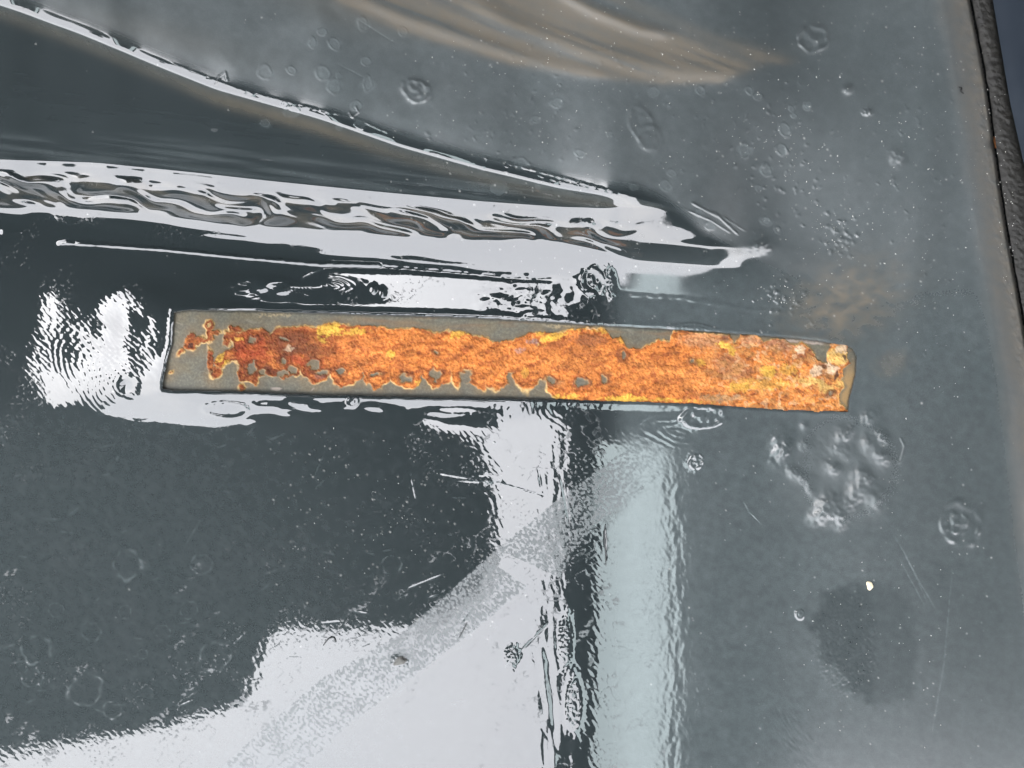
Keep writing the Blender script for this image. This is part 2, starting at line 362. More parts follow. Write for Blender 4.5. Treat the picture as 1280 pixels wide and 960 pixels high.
# rough lens at the lower right, soft crease, folds on the raised part
D += noise(X, Y, 5, 3.4, -35, seed=62, octs=2)*.16*(1-ss(.75, 1.05, np.hypot((X-1058)/47, (Y-800)/78)+.08*noise(X, Y, 30, seed=63)))
D += noise(X, Y, 12, 3.2, 55, seed=64)*.09*G_(985, 905, 24, 55, -25)
D += .9*np.exp(-((X-poly([(600, 1060), (650, 1080), (760, 1086), (960, 1098)][0:0] or [(0, 1086), (1500, 1086)], X))/9.)**2)*ss(640, 700, Y)*.3
D += 2.2*np.exp(-((X-(1150+.06*(300-Y)))/26.)**2)*(1-ss(300, 620, Y))
for (pts, h, wd) in [([(560, -20), (640, 30), (740, 66), (850, 88), (960, 96)], 2.0, 13), ([(430, -10), (520, 26), (600, 52), (700, 84), (800, 100)], 1.3, 9), ([(690, -15), (740, 12), (800, 36), (850, 44)], 2.4, 8), ([(270, 95), (340, 30), (420, 10)], 1.6, 22)]:
    line_bump(pts, h, wd, .15)
line_bump([(210, 78), (300, 112), (400, 138), (440, 146), (500, 172)], .5, 1.6, .08, 1.2)
line_bump([(600, 196), (680, 216), (760, 238), (800, 248)], .7, 1.8, .1, 1.5)
line_bump([(620, 204), (700, 227), (780, 246)], .5, 1.3, .1, 1.5)
line_bump([(862, 252), (900, 272), (925, 295)], 1.2, 1.5, .1, .5)
line_bump([(858, 262), (890, 276), (915, 292)], .9, 1.2, .1, .5)
line_bump([(885, 262), (905, 272), (935, 290)], .6, 1.5, .1, 1.)
line_bump([(270, 108), (274, 96), (282, 90), (284, 102)], .9, 1.2, .1)
line_bump([(436, 139), (440, 146), (448, 140), (444, 132)], .9, 1.2, .1)
# the right edge rolls down into the gap
gap = [(-420, 1196), (0, 1213), (50, 1223), (110, 1234), (170, 1242), (230, 1250), (300, 1261), (370, 1274), (480, 1292), (1380, 1400)]
GAP = poly(gap, Y); de = GAP-X
D += -ss(0, 1, 1-de/40.)*15-ss(0, 1, 1-de/5.)*9
D += noise(X, Y, 8, 5, 80, seed=66, octs=2)*.5*(1-ss(6, 26, de))
D += -8*np.exp(-((X-1243)/5.)**2-((Y-178)/7.)**2)
# scratches as fine grooves with a raised burr
marks = []
for pts in [[(408, 560), (390, 602)], [(230, 684), (252, 648)], [(404, 335), (370, 352)], [(755, 655), (757, 704)], [(1110, 655), (1150, 730), (1178, 775)], [(1120, 690), (1135, 720), (1160, 765)], [(1125, 680), (1163, 762)], [(1192, 690), (1180, 830), (1160, 950)],
            [(440, 20), (500, 58)], [(418, 78), (460, 100)], [(500, 740), (560, 716)], [(540, 590), (600, 600)], [(560, 600), (640, 604)], [(512, 585), (522, 632)], [(672, 583), (677, 612)], [(610, 600), (690, 622)], [(645, 820), (690, 775)], [(575, 780), (590, 760)], [(955, 660), (935, 640), (925, 620)], [(700, 590), (712, 655)], [(1040, 470+90), (1100, 700)][:0]]:
    if not pts: continue
    line_bump(pts, -.15, 1.0, .3, .8); marks.append(pts)
# hair-fine random scratches over the dark field
for _ in range(110):
    cx, cy = random.uniform(0, 640), random.uniform(540, 900)
    a = random.choice([random.gauss(-30, 18), random.gauss(5, 10)]); L = random.uniform(6, 30)
    pts = [(cx, cy), (cx+L*math.cos(R(a)), cy+L*math.sin(R(a)))]
    line_bump(pts, -.035*random.uniform(.3, 1.6), .9, .4)
    if random.random() < .5: marks.append(pts)
Z += D

# ---- vertex masks: dust, brown wash, matt film, plus some painted reflections and shading
dust = np.zeros_like(Z); brown = np.zeros_like(Z); film = np.zeros_like(Z); speck = np.zeros_like(Z)
big = noise(X, Y, 150, 90, 20, seed=70, octs=3)
fine = noise(X, Y, 14, 9, 30, seed=71, octs=3)
above = ss(0, 26, C_[None, :]+34*ss(790, 930, X)-Y)*(1-ss(810, 1120, X))
dust += above*(.37+.06*big+.06*fine)
rgt = ss(745, 800, X)*ss(300, 380, Y)+ss(810, 1120, X)*(1-ss(300, 380, Y))
dust = np.maximum(dust, rgt*(.36+.035*big+.04*fine))  # dust film; part of its grey stands in for a reflection
dust = dust*(1-.25*ss(1080, 1200, X)*ss(400, 700, Y))
dust += (1-ss(700, 760, X))*ss(480, 540, Y)*(.04+.05*np.clip(fine, 0, 1))+.13*(1-ss(250, 650, np.hypot(X-60, Y-900)))
film += above*.34+(.05+.13*ss(900, 1060, X)+.14*(1-ss(280, 420, Y)))*rgt
# diagonal band of dull residue
bandc = lambda x: 0
band_poly = [(825, 548), (790, 558), (712, 613), (622, 686), (505, 790), (400, 850), (250, 985), (520, 985), (440, 903), (500, 858), (600, 782), (662, 734), (628, 716), (624, 693), (700, 722), (716, 690), (745, 655), (795, 618), (838, 586)]
band_poly = [(825, 548), (790, 558), (712, 613), (622, 686), (505, 790), (400, 850), (240, 990), (352, 990), (440, 903), (500, 858), (600, 782), (658, 733), (622, 708), (630, 690), (700, 722), (716, 690), (745, 655), (795, 618), (838, 586)]
bs = sdist(X, Y, band_poly)
bn = noise(X, Y, 4.6, 3.6, 40, seed=73, octs=2, gain=.7)+.25*noise(X, Y, 24, 10, -42, seed=92, octs=2)
bandm = ss(-1.2, 1.2, bs+1.2*noise(X, Y, 7, seed=85, octs=2))*(.86+.28*noise(X, Y, 90, 8, -42, seed=87, octs=2))*(1-.75*ss(740, 815, X))
nb = ss(-.12, .16, -.1+ bn+.25*noise(X, Y, 30, seed=74))
fadeb = (1-.25*ss(840, 960, Y))*(1-.6*ss(700, 708, X)*(1-ss(738, 746, X)))  # thinned along the pillar's mirrored line so its dark reflection stays
film = np.maximum(film, bandm*(.07+.40*nb)*fadeb)
dust = dust+bandm*(.14+.16*nb)*fadeb
# second faint smear beside it
bs2 = sdist(X, Y, [(745, 600), (780, 575), (812, 610), (760, 660)])
film = np.maximum(film, ss(-10, 10, bs2)*.12*(1+bn))
# white field: fine dirt
film = np.maximum(film, .02*ss(.28, .6, noise(X, Y, 9, 5, -35, seed=75, octs=4)))
net = np.exp(-(noise(X, Y, 34, 22, -30, seed=81, octs=3)/.035)**2)*ss(0, .5, noise(X, Y, 60, seed=82, octs=2))
film = np.maximum(film, net*(.06+.16*ss(10, 40, X*.62+Y-985+260*ss(560, 640, X)))*(1-ss(840, 860, X)))
film = np.maximum(film, .22*ss(.5, .9, noise(X, Y, 60, 26, -40, seed=90, octs=3))*ss(-.1, .3, noise(X, Y, 6, 4, seed=91, octs=2))*ss(600, 720, Y)*(1-ss(840, 860, X)))
film = np.maximum(film, .16*ss(.42, .6, noise(X, Y, 4.5, 3, -35, seed=83, octs=2))*ss(-.1, .4, noise(X, Y, 50, seed=84)))
lensm = ss(-9, 10, sdist(X, Y, [(1012, 768), (1030, 742), (1060, 730), (1088, 728), (1130, 735), (1150, 800), (1140, 880), (1092, 884), (1062, 862), (1035, 830), (1018, 800)])+9*noise(X, Y, 20, seed=63, octs=3))*(1-.5*ss(1080, 1100, X))
dust *= 1-.42*lensm; film = np.maximum(film, 0)*(1-.3*lensm)
cl = np.clip(G_(1040, 585, 80, 65)*1.6, 0, 1); film += .08*cl; dust *= 1-.15*cl
# water rings
for (cx, cy, rr) in [(160, 706, 18), (251, 706, 13), (236, 762, 11), (114, 790, 12), (203, 790, 9), (268, 822, 19), (106, 862, 20), (156, 765, 8), (178, 818, 6), (45, 812, 18), (490, 706, 12), (140, 888, 11), (40, 848, 12), (70, 762, 9)]:
    m = rr*1.6; sl = win(cx-m, cx+m, cy-m, cy+m); x, y = X[sl], Y[sl]
    r = np.hypot(x-cx, (y-cy)*1.05)/rr*(1+.2*noise(x, y, rr, seed=int(cx) % 40, octs=2))
    a = np.exp(-((r-1)/.09)**2)*np.clip(.25+.6*noise(x, y, rr*.5, seed=int(cy) % 40), 0, 1)
    dust[sl] += .42*a; film[sl] += .2*a; D[sl] += 0
for pts in marks:
    xa = [q[0] for q in pts]; ya = [q[1] for q in pts]; sl = win(min(xa)-4, max(xa)+4, min(ya)-4, max(ya)+4)
    d, t_ = seg_dist(X[sl], Y[sl], pts); dust[sl] += .22*np.exp(-(d/1.0)**2)*ss(0, .3, t_)*ss(0, .3, 1-t_)*np.clip(.6+.7*noise(X[sl], Y[sl], 6, seed=4), 0, 1)
# specks
for _ in range(1100):
    rr = random.random()
    if rr < .5: cx, cy = random.uniform(480, 1230), random.uniform(0, 420)
    elif rr < .75: cx, cy = random.uniform(330, 640), random.uniform(540, 800)
    elif rr < .9: cx, cy = random.uniform(860, 1240), random.uniform(520, 960)
    else: cx, cy = random.uniform(0, 1240), random.uniform(0, 960)
    q = random.uniform(.45, 1.0)*(1.3 if random.random() < .06 else 1); sl = win(cx-4, cx+4, cy-4, cy+4)
    speck[sl] = np.maximum(speck[sl], np.exp(-((X[sl]-cx)**2+(Y[sl]-cy)**2)/q**2-.6*np.sin(cx*3.1)*(X[sl]-cx)*(Y[sl]-cy)/q**2)*random.uniform(.15, .9)**1.6)
# flakes of dull paint on the upper part
for (cx, cy, rr) in rings:
    sl = win(cx-16, cx+16, cy-16, cy+16); r = np.hypot(X[sl]-cx, (Y[sl]-cy)*1.3)/rr*(1+.3*noise(X[sl], Y[sl], rr, seed=int(cx) % 30))
    dust[sl] += .13*(1-ss(.85, 1.05, r))+.12*np.exp(-((r-1)/.15)**2)
# brown wash along the folds at the top
blo = poly([(300, -60), (400, -6), (430, 14), (500, 42), (560, 60), (640, 84), (720, 97), (830, 109), (900, 106), (960, 86), (1000, 84), (1040, 60)], X)
bhi = poly([(300, -90), (600, -90), (700, -30), (800, 20), (900, 60), (960, 76), (1040, 70)], X)
brown += .35*bead*np.clip(noise(X, Y, 40, 10, 12, seed=89, octs=2)+.3, 0, 1)  # rust mirrored in the bead, painted in as brown
bw = ss(0, 16, blo-Y+5*noise(X, Y, 40, seed=77))*ss(-30, 25, Y-bhi)*ss(300, 440, X)*(1-ss(930, 1030, X))
strk = noise(X, Y+.0*X, 220, 13, 22, seed=78, octs=3)
brown += bw*(.85+.7*strk)
brown += .55*np.exp(-((blo-Y-8)/7.)**2)*ss(420, 520, X)*(1-ss(900, 980, X))
brown += G_(1055, 378, 66, 40, -25)*np.clip(.75+.7*noise(X, Y, 18, 12, seed=88, octs=3), 0, 1.4)
brown += ss(.4, 1.0, G_(1115, 455, 34, 22, -20)+.2*fine)*.35
brown += (1-ss(0, 52, de+8*noise(X, Y, 60, 30, 85, seed=79)))*.85*(1-ss(600, 800, Y))*(.8+.4*fine)
brown += G_(190, 40, 130, 20, 15)*.15+.25*G_(420, 5, 90, 26, 20)+.25*np.exp(-((Y-C_[None, :]-16)/9.)**2)*ss(200, 300, X)*(1-ss(400, 520, X))
dust *= 1-.55*(1-ss(0, 34, de)); film += .05*ss(0, 6, Y-B1[None, :])*(1-ss(-4, 10, Y-B2[None, :]))*(X < 840)
film += .15*brown+.35*(1-ss(0, 60, de)); uc = Y-C_[None, :]; sidem = ss(0, 3, uc)*(1-ss(-3, 0, Y-B1[None, :]))*(1-ss(800, 860, X))
dust += sidem*(.20*np.exp(-(uc/15.)**2)+.16*np.clip(noise(X, Y, 160, 7, 7, seed=93, octs=3)+.35, 0, 1)*ss(-45, -22, Y-B1[None, :]+8*noise(X, Y, 60, seed=94)))  # shading of the crest roll and reflected streaks, painted into the mask
brown += sidem*.25*np.exp(-((uc-14)/9.)**2)  # brownish shading of the same roll, painted in
dust = np.clip(dust, 0, 1); brown = np.clip(brown, 0, 1); film = np.clip(film, 0, 1)
film[SD > -1.3] = .12
MASK = np.stack([dust, brown, film, np.clip(speck, 0, 1)], -1).astype(np.float32)

# ---- vertices; keep the projection of each drawn line at its height
kz = 1-Z*S/HC
PX = (X-CX)*S*kz; PY = -(Y-CY)*S*kz; PZ = Z*S
# snap grid points close to the cut edge onto it, for a clean rim
gy, gx = np.gradient(SD); gx = gx/np.gradient(xs)[None, :]; gy = gy/np.gradient(ys)[:, None]
gl = np.hypot(gx, gy)+1e-9
near = np.abs(SD) < .62
PX = np.where(near, PX-SD*gx/gl**2*S*np.clip(gl, .5, 1), PX); PY = np.where(near, PY+SD*gy/gl**2*S*np.clip(gl, .5, 1), PY)
SDn = np.where(near, 0, SD)
def grid_normals(PX, PY, PZ):
    ax = np.stack([np.gradient(PX, axis=1), np.gradient(PY, axis=1), np.gradient(PZ, axis=1)], -1)
    ay = np.stack([np.gradient(PX, axis=0), np.gradient(PY, axis=0), np.gradient(PZ, axis=0)], -1)
    n_ = np.cross(ay, ax); n_ /= np.linalg.norm(n_, axis=-1, keepdims=True)+1e-20
    return np.where(n_[..., 2:3] < 0, -n_, n_)
NRM = grid_normals(PX, PY, PZ)
def build_grid(name, P, N_, facemask, mat, parent, attrs):
    """the faces of a grid selected by facemask as one mesh; normals come from the whole field so parts join without a seam"""
    ny, nx = P.shape[:2]
    jj, ii = np.nonzero(facemask)
    a = jj*nx+ii; quads = np.stack([a, a+nx, a+nx+1, a+1], -1)     # counter-clockwise seen from above
    used, inv = np.unique(quads.ravel(), return_inverse=True)
    nf = len(quads)
    me = bpy.data.meshes.new(name)
    me.vertices.add(len(used)); me.vertices.foreach_set('co', P.reshape(-1, 3)[used].astype(np.float32).ravel())
    me.loops.add(nf*4); me.loops.foreach_set('vertex_index', inv.astype(np.int32))
    me.polygons.add(nf); me.polygons.foreach_set('loop_start', np.arange(0, nf*4, 4, dtype=np.int32))
    me.polygons.foreach_set('loop_total', np.full(nf, 4, np.int32))
    me.update(calc_edges=True)
    me.polygons.foreach_set('use_smooth', np.ones(nf, bool))
    for an, arr in attrs.items():
        at = me.attributes.new(an, 'FLOAT_COLOR', 'POINT'); at.data.foreach_set('color', arr.reshape(-1, 4)[used].astype(np.float32).ravel())
    me.normals_split_custom_set_from_vertices(N_.reshape(-1, 3)[used].tolist())
    me.materials.append(mat)
    o = bpy.data.objects.new(name, me); col.objects.link(o); o.parent = parent
    return o

# ------------------------------------------------------------------ paint material
m_paint, n, l, p = new_mat('glossy_dark_paint')
at = n.new('ShaderNodeAttribute'); at.attribute_name = 'mask'; sep = n.new('ShaderNodeSeparateColor'); l.new(at.outputs['Color'], sep.inputs[0])
tc = n.new('ShaderNodeTexCoord')
def nz(scale, detail=3, rough=.6):
    q = n.new('ShaderNodeTexNoise'); q.inputs['Scale'].default_value = scale; q.inputs['Detail'].default_value = detail; q.inputs['Roughness'].default_value = rough
    l.new(tc.outputs['Object'], q.inputs['Vector']); return q
def math_(op, a, b=None, c=None, clamp=False):
    q = n.new('ShaderNodeMath'); q.operation = op; q.use_clamp = clamp
    for i, v in enumerate((a, b, c)):
        if v is None: continue
        if isinstance(v, (int, float)): q.inputs[i].default_value = v
        else: l.new(v, q.inputs[i])
    return q.outputs[0]
def mixc(f, a, b):
    q = n.new('ShaderNodeMix'); q.data_type = 'RGBA'
    if isinstance(f, (int, float)): q.inputs[0].default_value = f
    else: l.new(f, q.inputs[0])
    for i, v in ((6, a), (7, b)):
        if isinstance(v, tuple): q.inputs[i].default_value = (*v, 1)
        else: l.new(v, q.inputs[i])
    return q.outputs[2]
n1 = nz(260, 4); n2 = nz(1500, 2); n3 = nz(35, 5)
n4 = nz(2600, 2, .7); n5 = nz(110, 4)
dn = math_('MULTIPLY', sep.outputs[0], math_('MULTIPLY', math_('MULTIPLY_ADD', n1.outputs['Fac'], .8, .6), math_('MULTIPLY', math_('MULTIPLY_ADD', n4.outputs['Fac'], 1.0, .5), math_('MULTIPLY_ADD', n5.outputs['Fac'], .25, .87))), clamp=True)
base = mixc(n3.outputs['Fac'], (.0165, .0225, .0235), (.020, .026, .028))
dcol = mixc(n3.outputs['Fac'], (.134, .166, .170), (.166, .190, .192))
c1 = mixc(dn, base, dcol)
bn_ = math_('MULTIPLY', sep.outputs[1], math_('MULTIPLY_ADD', n1.outputs['Fac'], .8, .55), clamp=True)
c2 = mixc(bn_, c1, (.105, .090, .064))
spk = math_('MULTIPLY', at.outputs['Alpha'], .75)
c3 = mixc(spk, c2, (.55, .55, .52))
l.new(c3, p.inputs['Base Color'])
rg = math_('MULTIPLY_ADD', sep.outputs[2], 1.0, .018)
rg2 = math_('MULTIPLY_ADD', math_('MULTIPLY', n2.outputs['Fac'], sep.outputs[2]), .25, rg, clamp=True)
l.new(rg2, p.inputs['Roughness'])
p.inputs['IOR'].default_value = 2.05
bp = n.new('ShaderNodeBump'); bp.inputs['Distance'].default_value = .00006
l.new(math_('MULTIPLY', n1.outputs['Fac'], math_('MULTIPLY_ADD', sep.outputs[2], 1.0, .01)), bp.inputs['Height']); bp.inputs['Strength'].default_value = .6
l.new(bp.outputs[0], p.inputs['Normal'])

# ------------------------------------------------------------------ panel parts
panel = empty('painted_metal_panel'); tag(panel, 'glossy dark grey painted metal panel with a raised pressing and a long rust strip', 'metal panel')
P = np.stack([PX, PY, PZ], -1)
f4 = lambda a, op: op(op(a[:-1, :-1], a[1:, :-1]), op(a[:-1, 1:], a[1:, 1:]))
inside_strip = f4(SDn, np.minimum) >= 0
past_gap = f4(GAP-X, np.minimum) < 0
keep = ~inside_strip & ~past_gap
fm = lambda m: m[:-1, :-1]
zt, zs, zbd = fm(zone_top), fm(zone_side), fm(zone_bead)
bm_all = np.zeros_like(keep)
bl = []
for sl, m in blister_mask:
    a = np.zeros(X.shape, bool); a[sl] = m; a = fm(a) & keep & ~bm_all; bm_all |= a
    if a.sum() > 8: bl.append(a)
A = {'mask': MASK}
build_grid('flat_sheet', P, NRM, keep & ~zt & ~zs & ~zbd & ~bm_all, m_paint, panel, A)
build_grid('raised_pressing', P, NRM, keep & zt & ~bm_all, m_paint, panel, A)
build_grid('pressing_side', P, NRM, keep & zs & ~zt & ~bm_all, m_paint, panel, A)
build_grid('sealer_bead', P, NRM, keep & zbd & ~bm_all, m_paint, panel, A)
for a in bl: build_grid('paint_blister', P, NRM, a, m_paint, panel, A)

# ------------------------------------------------------------------ bare metal strip with rust, let into the paint
DEPTH = 2.6
sx = np.arange(194, 1082, .85); sy = np.arange(380, 524, .85)
U, V = np.meshgrid(sx, sy)
ssd = sdist(U, V, strip)
wu = U+noise(U, V, 16, seed=101)*2.2+noise(U, V, 6, seed=103)*1.6; wv = V+noise(U, V, 14, seed=102)*2.0+noise(U, V, 5, seed=104)*1.6
top = poly([(290, 424), (296, 417), (305, 412), (330, 411), (338, 419), (345, 410), (375, 407), (395, 409), (420, 403), (440, 406), (470, 407), (490, 411), (520, 409), (545, 416), (560, 413), (580, 415), (605, 421), (615, 428), (640, 425), (655, 419), (672, 414), (690, 418), (715, 411), (735, 409),
            (757, 411), (765, 424), (776, 420), (784, 434), (800, 435), (812, 431), (824, 423), (836, 428), (841, 414), (856, 412), (872, 417), (895, 418), (913, 419), (917, 430), (926, 418), (946, 417), (954, 428), (966, 422), (980, 424), (990, 431), (1003, 429), (1014, 437), (1024, 450), (1034, 455), (1037, 430), (1046, 425), (1059, 432), (1064, 446), (1060, 455)], wu)
bot = poly([(290, 455), (297, 470), (305, 478), (320, 470), (345, 473), (365, 474), (371, 469), (377, 478), (405, 478), (413, 473), (425, 483), (440, 480), (452, 474), (458, 482), (472, 486), (486, 474), (496, 482), (509, 487), (522, 478), (530, 483), (553, 484), (560, 477), (569, 485), (577, 477), (589, 480), (600, 487), (606, 480), (612, 490), (624, 489), (636, 477), (645, 486), (655, 491), (667, 478), (676, 483), (690, 494), (705, 506), (1080, 530)], wu)
lobes = np.full(U.shape, -50.); lw = (noise(U, V, 24, seed=143, octs=2)*5, noise(U, V, 20, seed=144, octs=2)*5); wu, wv = wu+lw[0], wv+lw[1]
for (lx, ly, rx_, ry_) in [(316, 455, 20, 23), (352, 455, 20, 19), (392, 456, 22, 23), (430, 460, 21, 24), (470, 461, 20, 25), (508, 462, 21, 25), (546, 462, 18, 23), (571, 462, 9, 24), (600, 455, 14, 32), (618, 462, 18, 27), (658, 462, 16, 30), (700, 466, 20, 34), (740, 480, 30, 40)]:
    lobes = np.maximum(lobes, (1-np.hypot((wu-lx)/rx_, (wv-ly)/ry_))*min(rx_, ry_))
wu, wv = wu-lw[0], wv-lw[1]
body = np.minimum(wv-top, poly([(290, 452), (400, 456), (560, 462), (640, 466), (690, 478), (720, 530), (1080, 540)], wu)-wv)
rust = np.minimum(np.maximum(body, lobes), wv-top)
rightm = poly([(440, 1067), (455, 1062), (460, 1055), (475, 1051), (484, 1056), (492, 1049), (500, 1048), (515, 1062)], V)
rust = np.minimum(rust, rightm-wu); rust = np.minimum(rust, wu-291)
def blob(cx, cy, rx, ry, rot=0, use_w=True):
    a, b = (wu, wv) if use_w else (U, V); c, s = math.cos(R(rot)), math.sin(R(rot))
    return (1-np.hypot(((a-cx)*c+(b-cy)*s)/rx, (-(a-cx)*s+(b-cy)*c)/ry))*min(rx, ry)
for q in [(238, 430, 9, 8, 0), (247, 426, 10, 6, -20), (240, 422, 5, 7, 0), (226, 440, 6, 2.5, -50), (262, 418, 4, 10, 0), (269, 416, 7, 3, 0), (258, 426, 8, 3, -15), (292, 420, 12, 6, 20), (296, 412, 7, 4, 0), (289, 410, 5, 4, 0), (284, 424, 5, 8, 0), (263, 452, 4, 15, -6), (270, 466, 6, 8, 20), (278, 450, 12, 8, -50), (290, 444, 10, 9, -30), (303, 484, 5, 4, 0), (213, 465, 3, 1.5, -40)]:
    rust = np.maximum(rust, blob(*q))
rust = np.maximum(rust, 2.2-np.abs(np.hypot(wu-261, wv-406)-4.5))
# bare windows in the crust
holes = [(316, 425, 5, 3.5, 0), (314, 460, 6, 8, 40), (329, 464, 6, 4, -20), (356, 424, 5, 3, 0), (365, 464, 5.5, 5, 0), (352, 467, 8, 5, 0), (355, 452, 4, 4, 0), (392, 455, 8, 6, 0), (402, 465, 8, 3.4, 0), (427, 463, 5, 4.5, 20), (470, 468, 6, 3.4, -10), (507, 473, 8, 5, -5), (545, 469, 7.5, 7.5, 0), (584, 471, 8.5, 7, 20), (273, 425, 7, 5, 0), (277, 435, 5, 4, 0), (688, 476, 6, 5, 0), (726, 478, 7, 4, 0), (756, 473, 5, 6, 0), (545, 441, 3, 3, 0), (778, 444, 4, 5, 0), (866, 452, 4, 3, 0), (1038, 492, 3, 2, 0)]
hw = (noise(U, V, 11, seed=128)*3.4, noise(U, V, 10, seed=129)*3.4); wu, wv = wu+hw[0], wv+hw[1]
hole = np.full(U.shape, -9.)
for q in holes: hole = np.maximum(hole, blob(*q))
wu, wv = wu-hw[0], wv-hw[1]
rust = np.minimum(rust, -hole)
grit = noise(U, V, 5.5, seed=110, octs=3, gain=.65); mott = noise(U, V, 38, 22, 0, seed=111, octs=3); mot2 = noise(U, V, 14, 10, seed=113, octs=3)
fin = noise(U, V, 3.2, seed=114, octs=2, gain=.7)
rm = ss(-.8, .8, rust+grit*.9)
ZS = -DEPTH+rm*(.75+.8*ss(0, 12, rust)+.55*grit+.4*mot2+.3*fin)+.05*grit+.12*mott
ZS += np.exp(-((rust-.8)/1.6)**2)*.5
ZS = np.minimum(ZS, -.25)+bulge(U, V)
# colours (base colours of the materials themselves)
def C(r_, g_, b_): return lin((r_, g_, b_))
def put(colr, m, c): return colr*(1-m[..., None])+np.asarray(c)[None, None, :]*m[..., None]
metal = np.ones(U.shape+(3,))*C(112, 111, 97)
metal = put(metal, ss(-.4, .6, mott)*.55, C(128, 116, 88))
metal = put(metal, ss(0, .8, fin)*.45, C(146, 142, 126)); metal = put(metal, ss(0, .8, -fin)*.4, C(86, 84, 72)); metal = put(metal, ss(.1, .6, noise(U, V, 18, 12, seed=130, octs=3))*.35, C(86, 84, 76))
metal = put(metal, ss(.2, 1, blob(250, 465, 36, 24, use_w=False)/24)*np.exp(-(np.abs(noise(U, V, 12, seed=116))/.06)**2)*.45, C(150, 150, 136))
metal = put(metal, (1-ss(0, 14, V-poly([(217, 390), (720, 405), (1066, 432)], U)))*ss(-.2, .5, noise(U, V, 60, 9, seed=117, octs=2))*.5*ss(400, 480, U), C(150, 112, 74))
for q in [(345, 393, 30, 4, 0), (324, 396, 3, 2, 0), (700, 407, 26, 4, 0), (745, 408, 16, 4, 0)]:
    metal = put(metal, ss(0, 2.5, blob(*q))*ss(-.5, .3, fin)*.75, C(196, 176, 136))
for q in [(345, 486, 9, 3, 0), (306, 483, 6, 2.5, 30), (390, 487, 6, 1.5, -35), (300, 487, 5, 2, 0), (1015, 427, 18, 4, 5), (985, 425, 22, 3, 4)]:
    metal = put(metal, ss(0, 1.5, blob(*q))*.8, C(196, 182, 170))
sc_ = noise(U, V, 26, 2.4, 24, seed=146)*ss(-.2, .4, noise(U, V, 40, seed=147)); metal = put(metal, ss(.35, .7, sc_)*.4, C(160, 156, 140)); metal = put(metal, ss(.35, .7, -sc_)*.35, C(84, 82, 72))
metal = put(metal, np.exp(-np.clip(-rust, 0, 40)/5.)*(.35+.3*noise(U, V, 20, seed=127)), C(150, 112, 60))
metal = put(metal, ss(0, 6, -rightm+U)*ss(440, 480, V)*.8, C(186, 150, 96))
lr = ss(380, 470, U)
orange = C(180, 82, 26)*(1-lr[..., None])+C(230, 130, 42)*lr[..., None]
rr = orange
pale = ss(560, 700, U)*np.exp(-((V-poly([(560, 450), (700, 448), (850, 470), (1040, 480)], U))/17.)**2)
rr = put(rr, np.clip(pale*(.7+.6*mott), 0, 1)*.8, C(246, 152, 66))
rr = put(rr, np.exp(-((U-445)/30.)**2-((V-440)/14.)**2)*.6, C(248, 142, 62))
rr = put(rr, ss(.05, .7, mot2)*.5, C(236, 138, 60))
rr = put(rr, ss(.15, .8, -mot2)*.6, C(170, 74, 26))
rr = put(rr, ss(.1, 1., grit)*.35, C(250, 160, 74)); rr = put(rr, ss(.1, .9, -grit)*.5, C(146, 66, 24))
blot = noise(U, V, 20, 11, -8, seed=126, octs=3, gain=.6)
rr = put(rr, ss(.05, .55, blot)*.5, C(250, 150, 60)); rr = put(rr, ss(.12, .6, -blot)*.5, C(150, 72, 30))
rr = put(rr, ss(.3, .8, fin)*.35, C(252, 184, 96)); rr = put(rr, ss(.3, .7, -fin)*.4, C(112, 56, 22))
# brown, purple and pinkish scabs
for q, c, a in [((366, 430, 36, 18, 0), C(128, 76, 48), .62), ((400, 470, 10, 5, 0), C(150, 110, 112), .6), ((395, 440, 22, 14, 0), C(134, 84, 46), .5), ((365, 418, 60, 9, 0), C(140, 76, 34), .5), ((668, 426, 13, 5, 0), C(176, 140, 132), .8), ((650, 438, 8, 5, 0), C(190, 150, 140), .6),
                ((735, 425, 30, 11, 0), C(150, 90, 52), .8), ((700, 430, 22, 7, -10), C(168, 88, 48), .55), ((730, 440, 24, 10, 0), C(176, 104, 56), .4), ((880, 425, 40, 12, 5), C(206, 150, 104), .75), ((915, 460, 34, 22, 20), C(176, 120, 80), .7), ((940, 425, 22, 9, 0), C(214, 160, 116), .7),
                ((905, 420, 8, 7, 0), C(112, 96, 84), .6), ((975, 432, 32, 12, 10), C(186, 134, 100), .75), ((1003, 442, 18, 12, 0), C(120, 74, 58), .7), ((1030, 462, 22, 12, 30), C(136, 100, 76), .8), ((900, 498, 34, 7, 0), C(132, 110, 84), .85), ((1012, 480, 20, 8, 20), C(150, 96, 60), .5), ((690, 478, 16, 9, 0), C(150, 112, 74), .6), ((728, 478, 13, 6, 0), C(140, 118, 92), .6), ((757, 474, 9, 10, 0), C(160, 118, 80), .55)]:
    rr = put(rr, ss(0, min(q[2], q[3])*.6, blob(*q)+grit*3)*a*(.75+.4*ss(-.4, .4, fin)), c)
for q in [(316, 430, 22, 15, 0), (320, 448, 26, 10, 0), (300, 440, 10, 12, 0), (372, 452, 18, 6, 0), (365, 448, 14, 6, 0)]:
    rr = put(rr, ss(0, 5, blob(*q)+grit*2)*.5, C(206, 80, 34))
rr = put(rr, ss(930, 1040, U)*ss(450, 470, V)*.35*ss(-.3, .3, grit), C(250, 170, 70))
# knobbly pale grains towards the right
kn = noise(U, V, 9, 8, seed=120, octs=2)
rr = put(rr, ss(840, 960, U)*ss(.18, .5, kn)*.6, C(232, 190, 140)); rr = put(rr, ss(840, 940, U)*ss(.22, .5, -kn)*.55, C(124, 78, 46))
rr = put(rr, ss(820, 930, U)*ss(-.25, .5, noise(U, V, 16, 10, seed=145, octs=3))*.45, C(236, 168, 88))
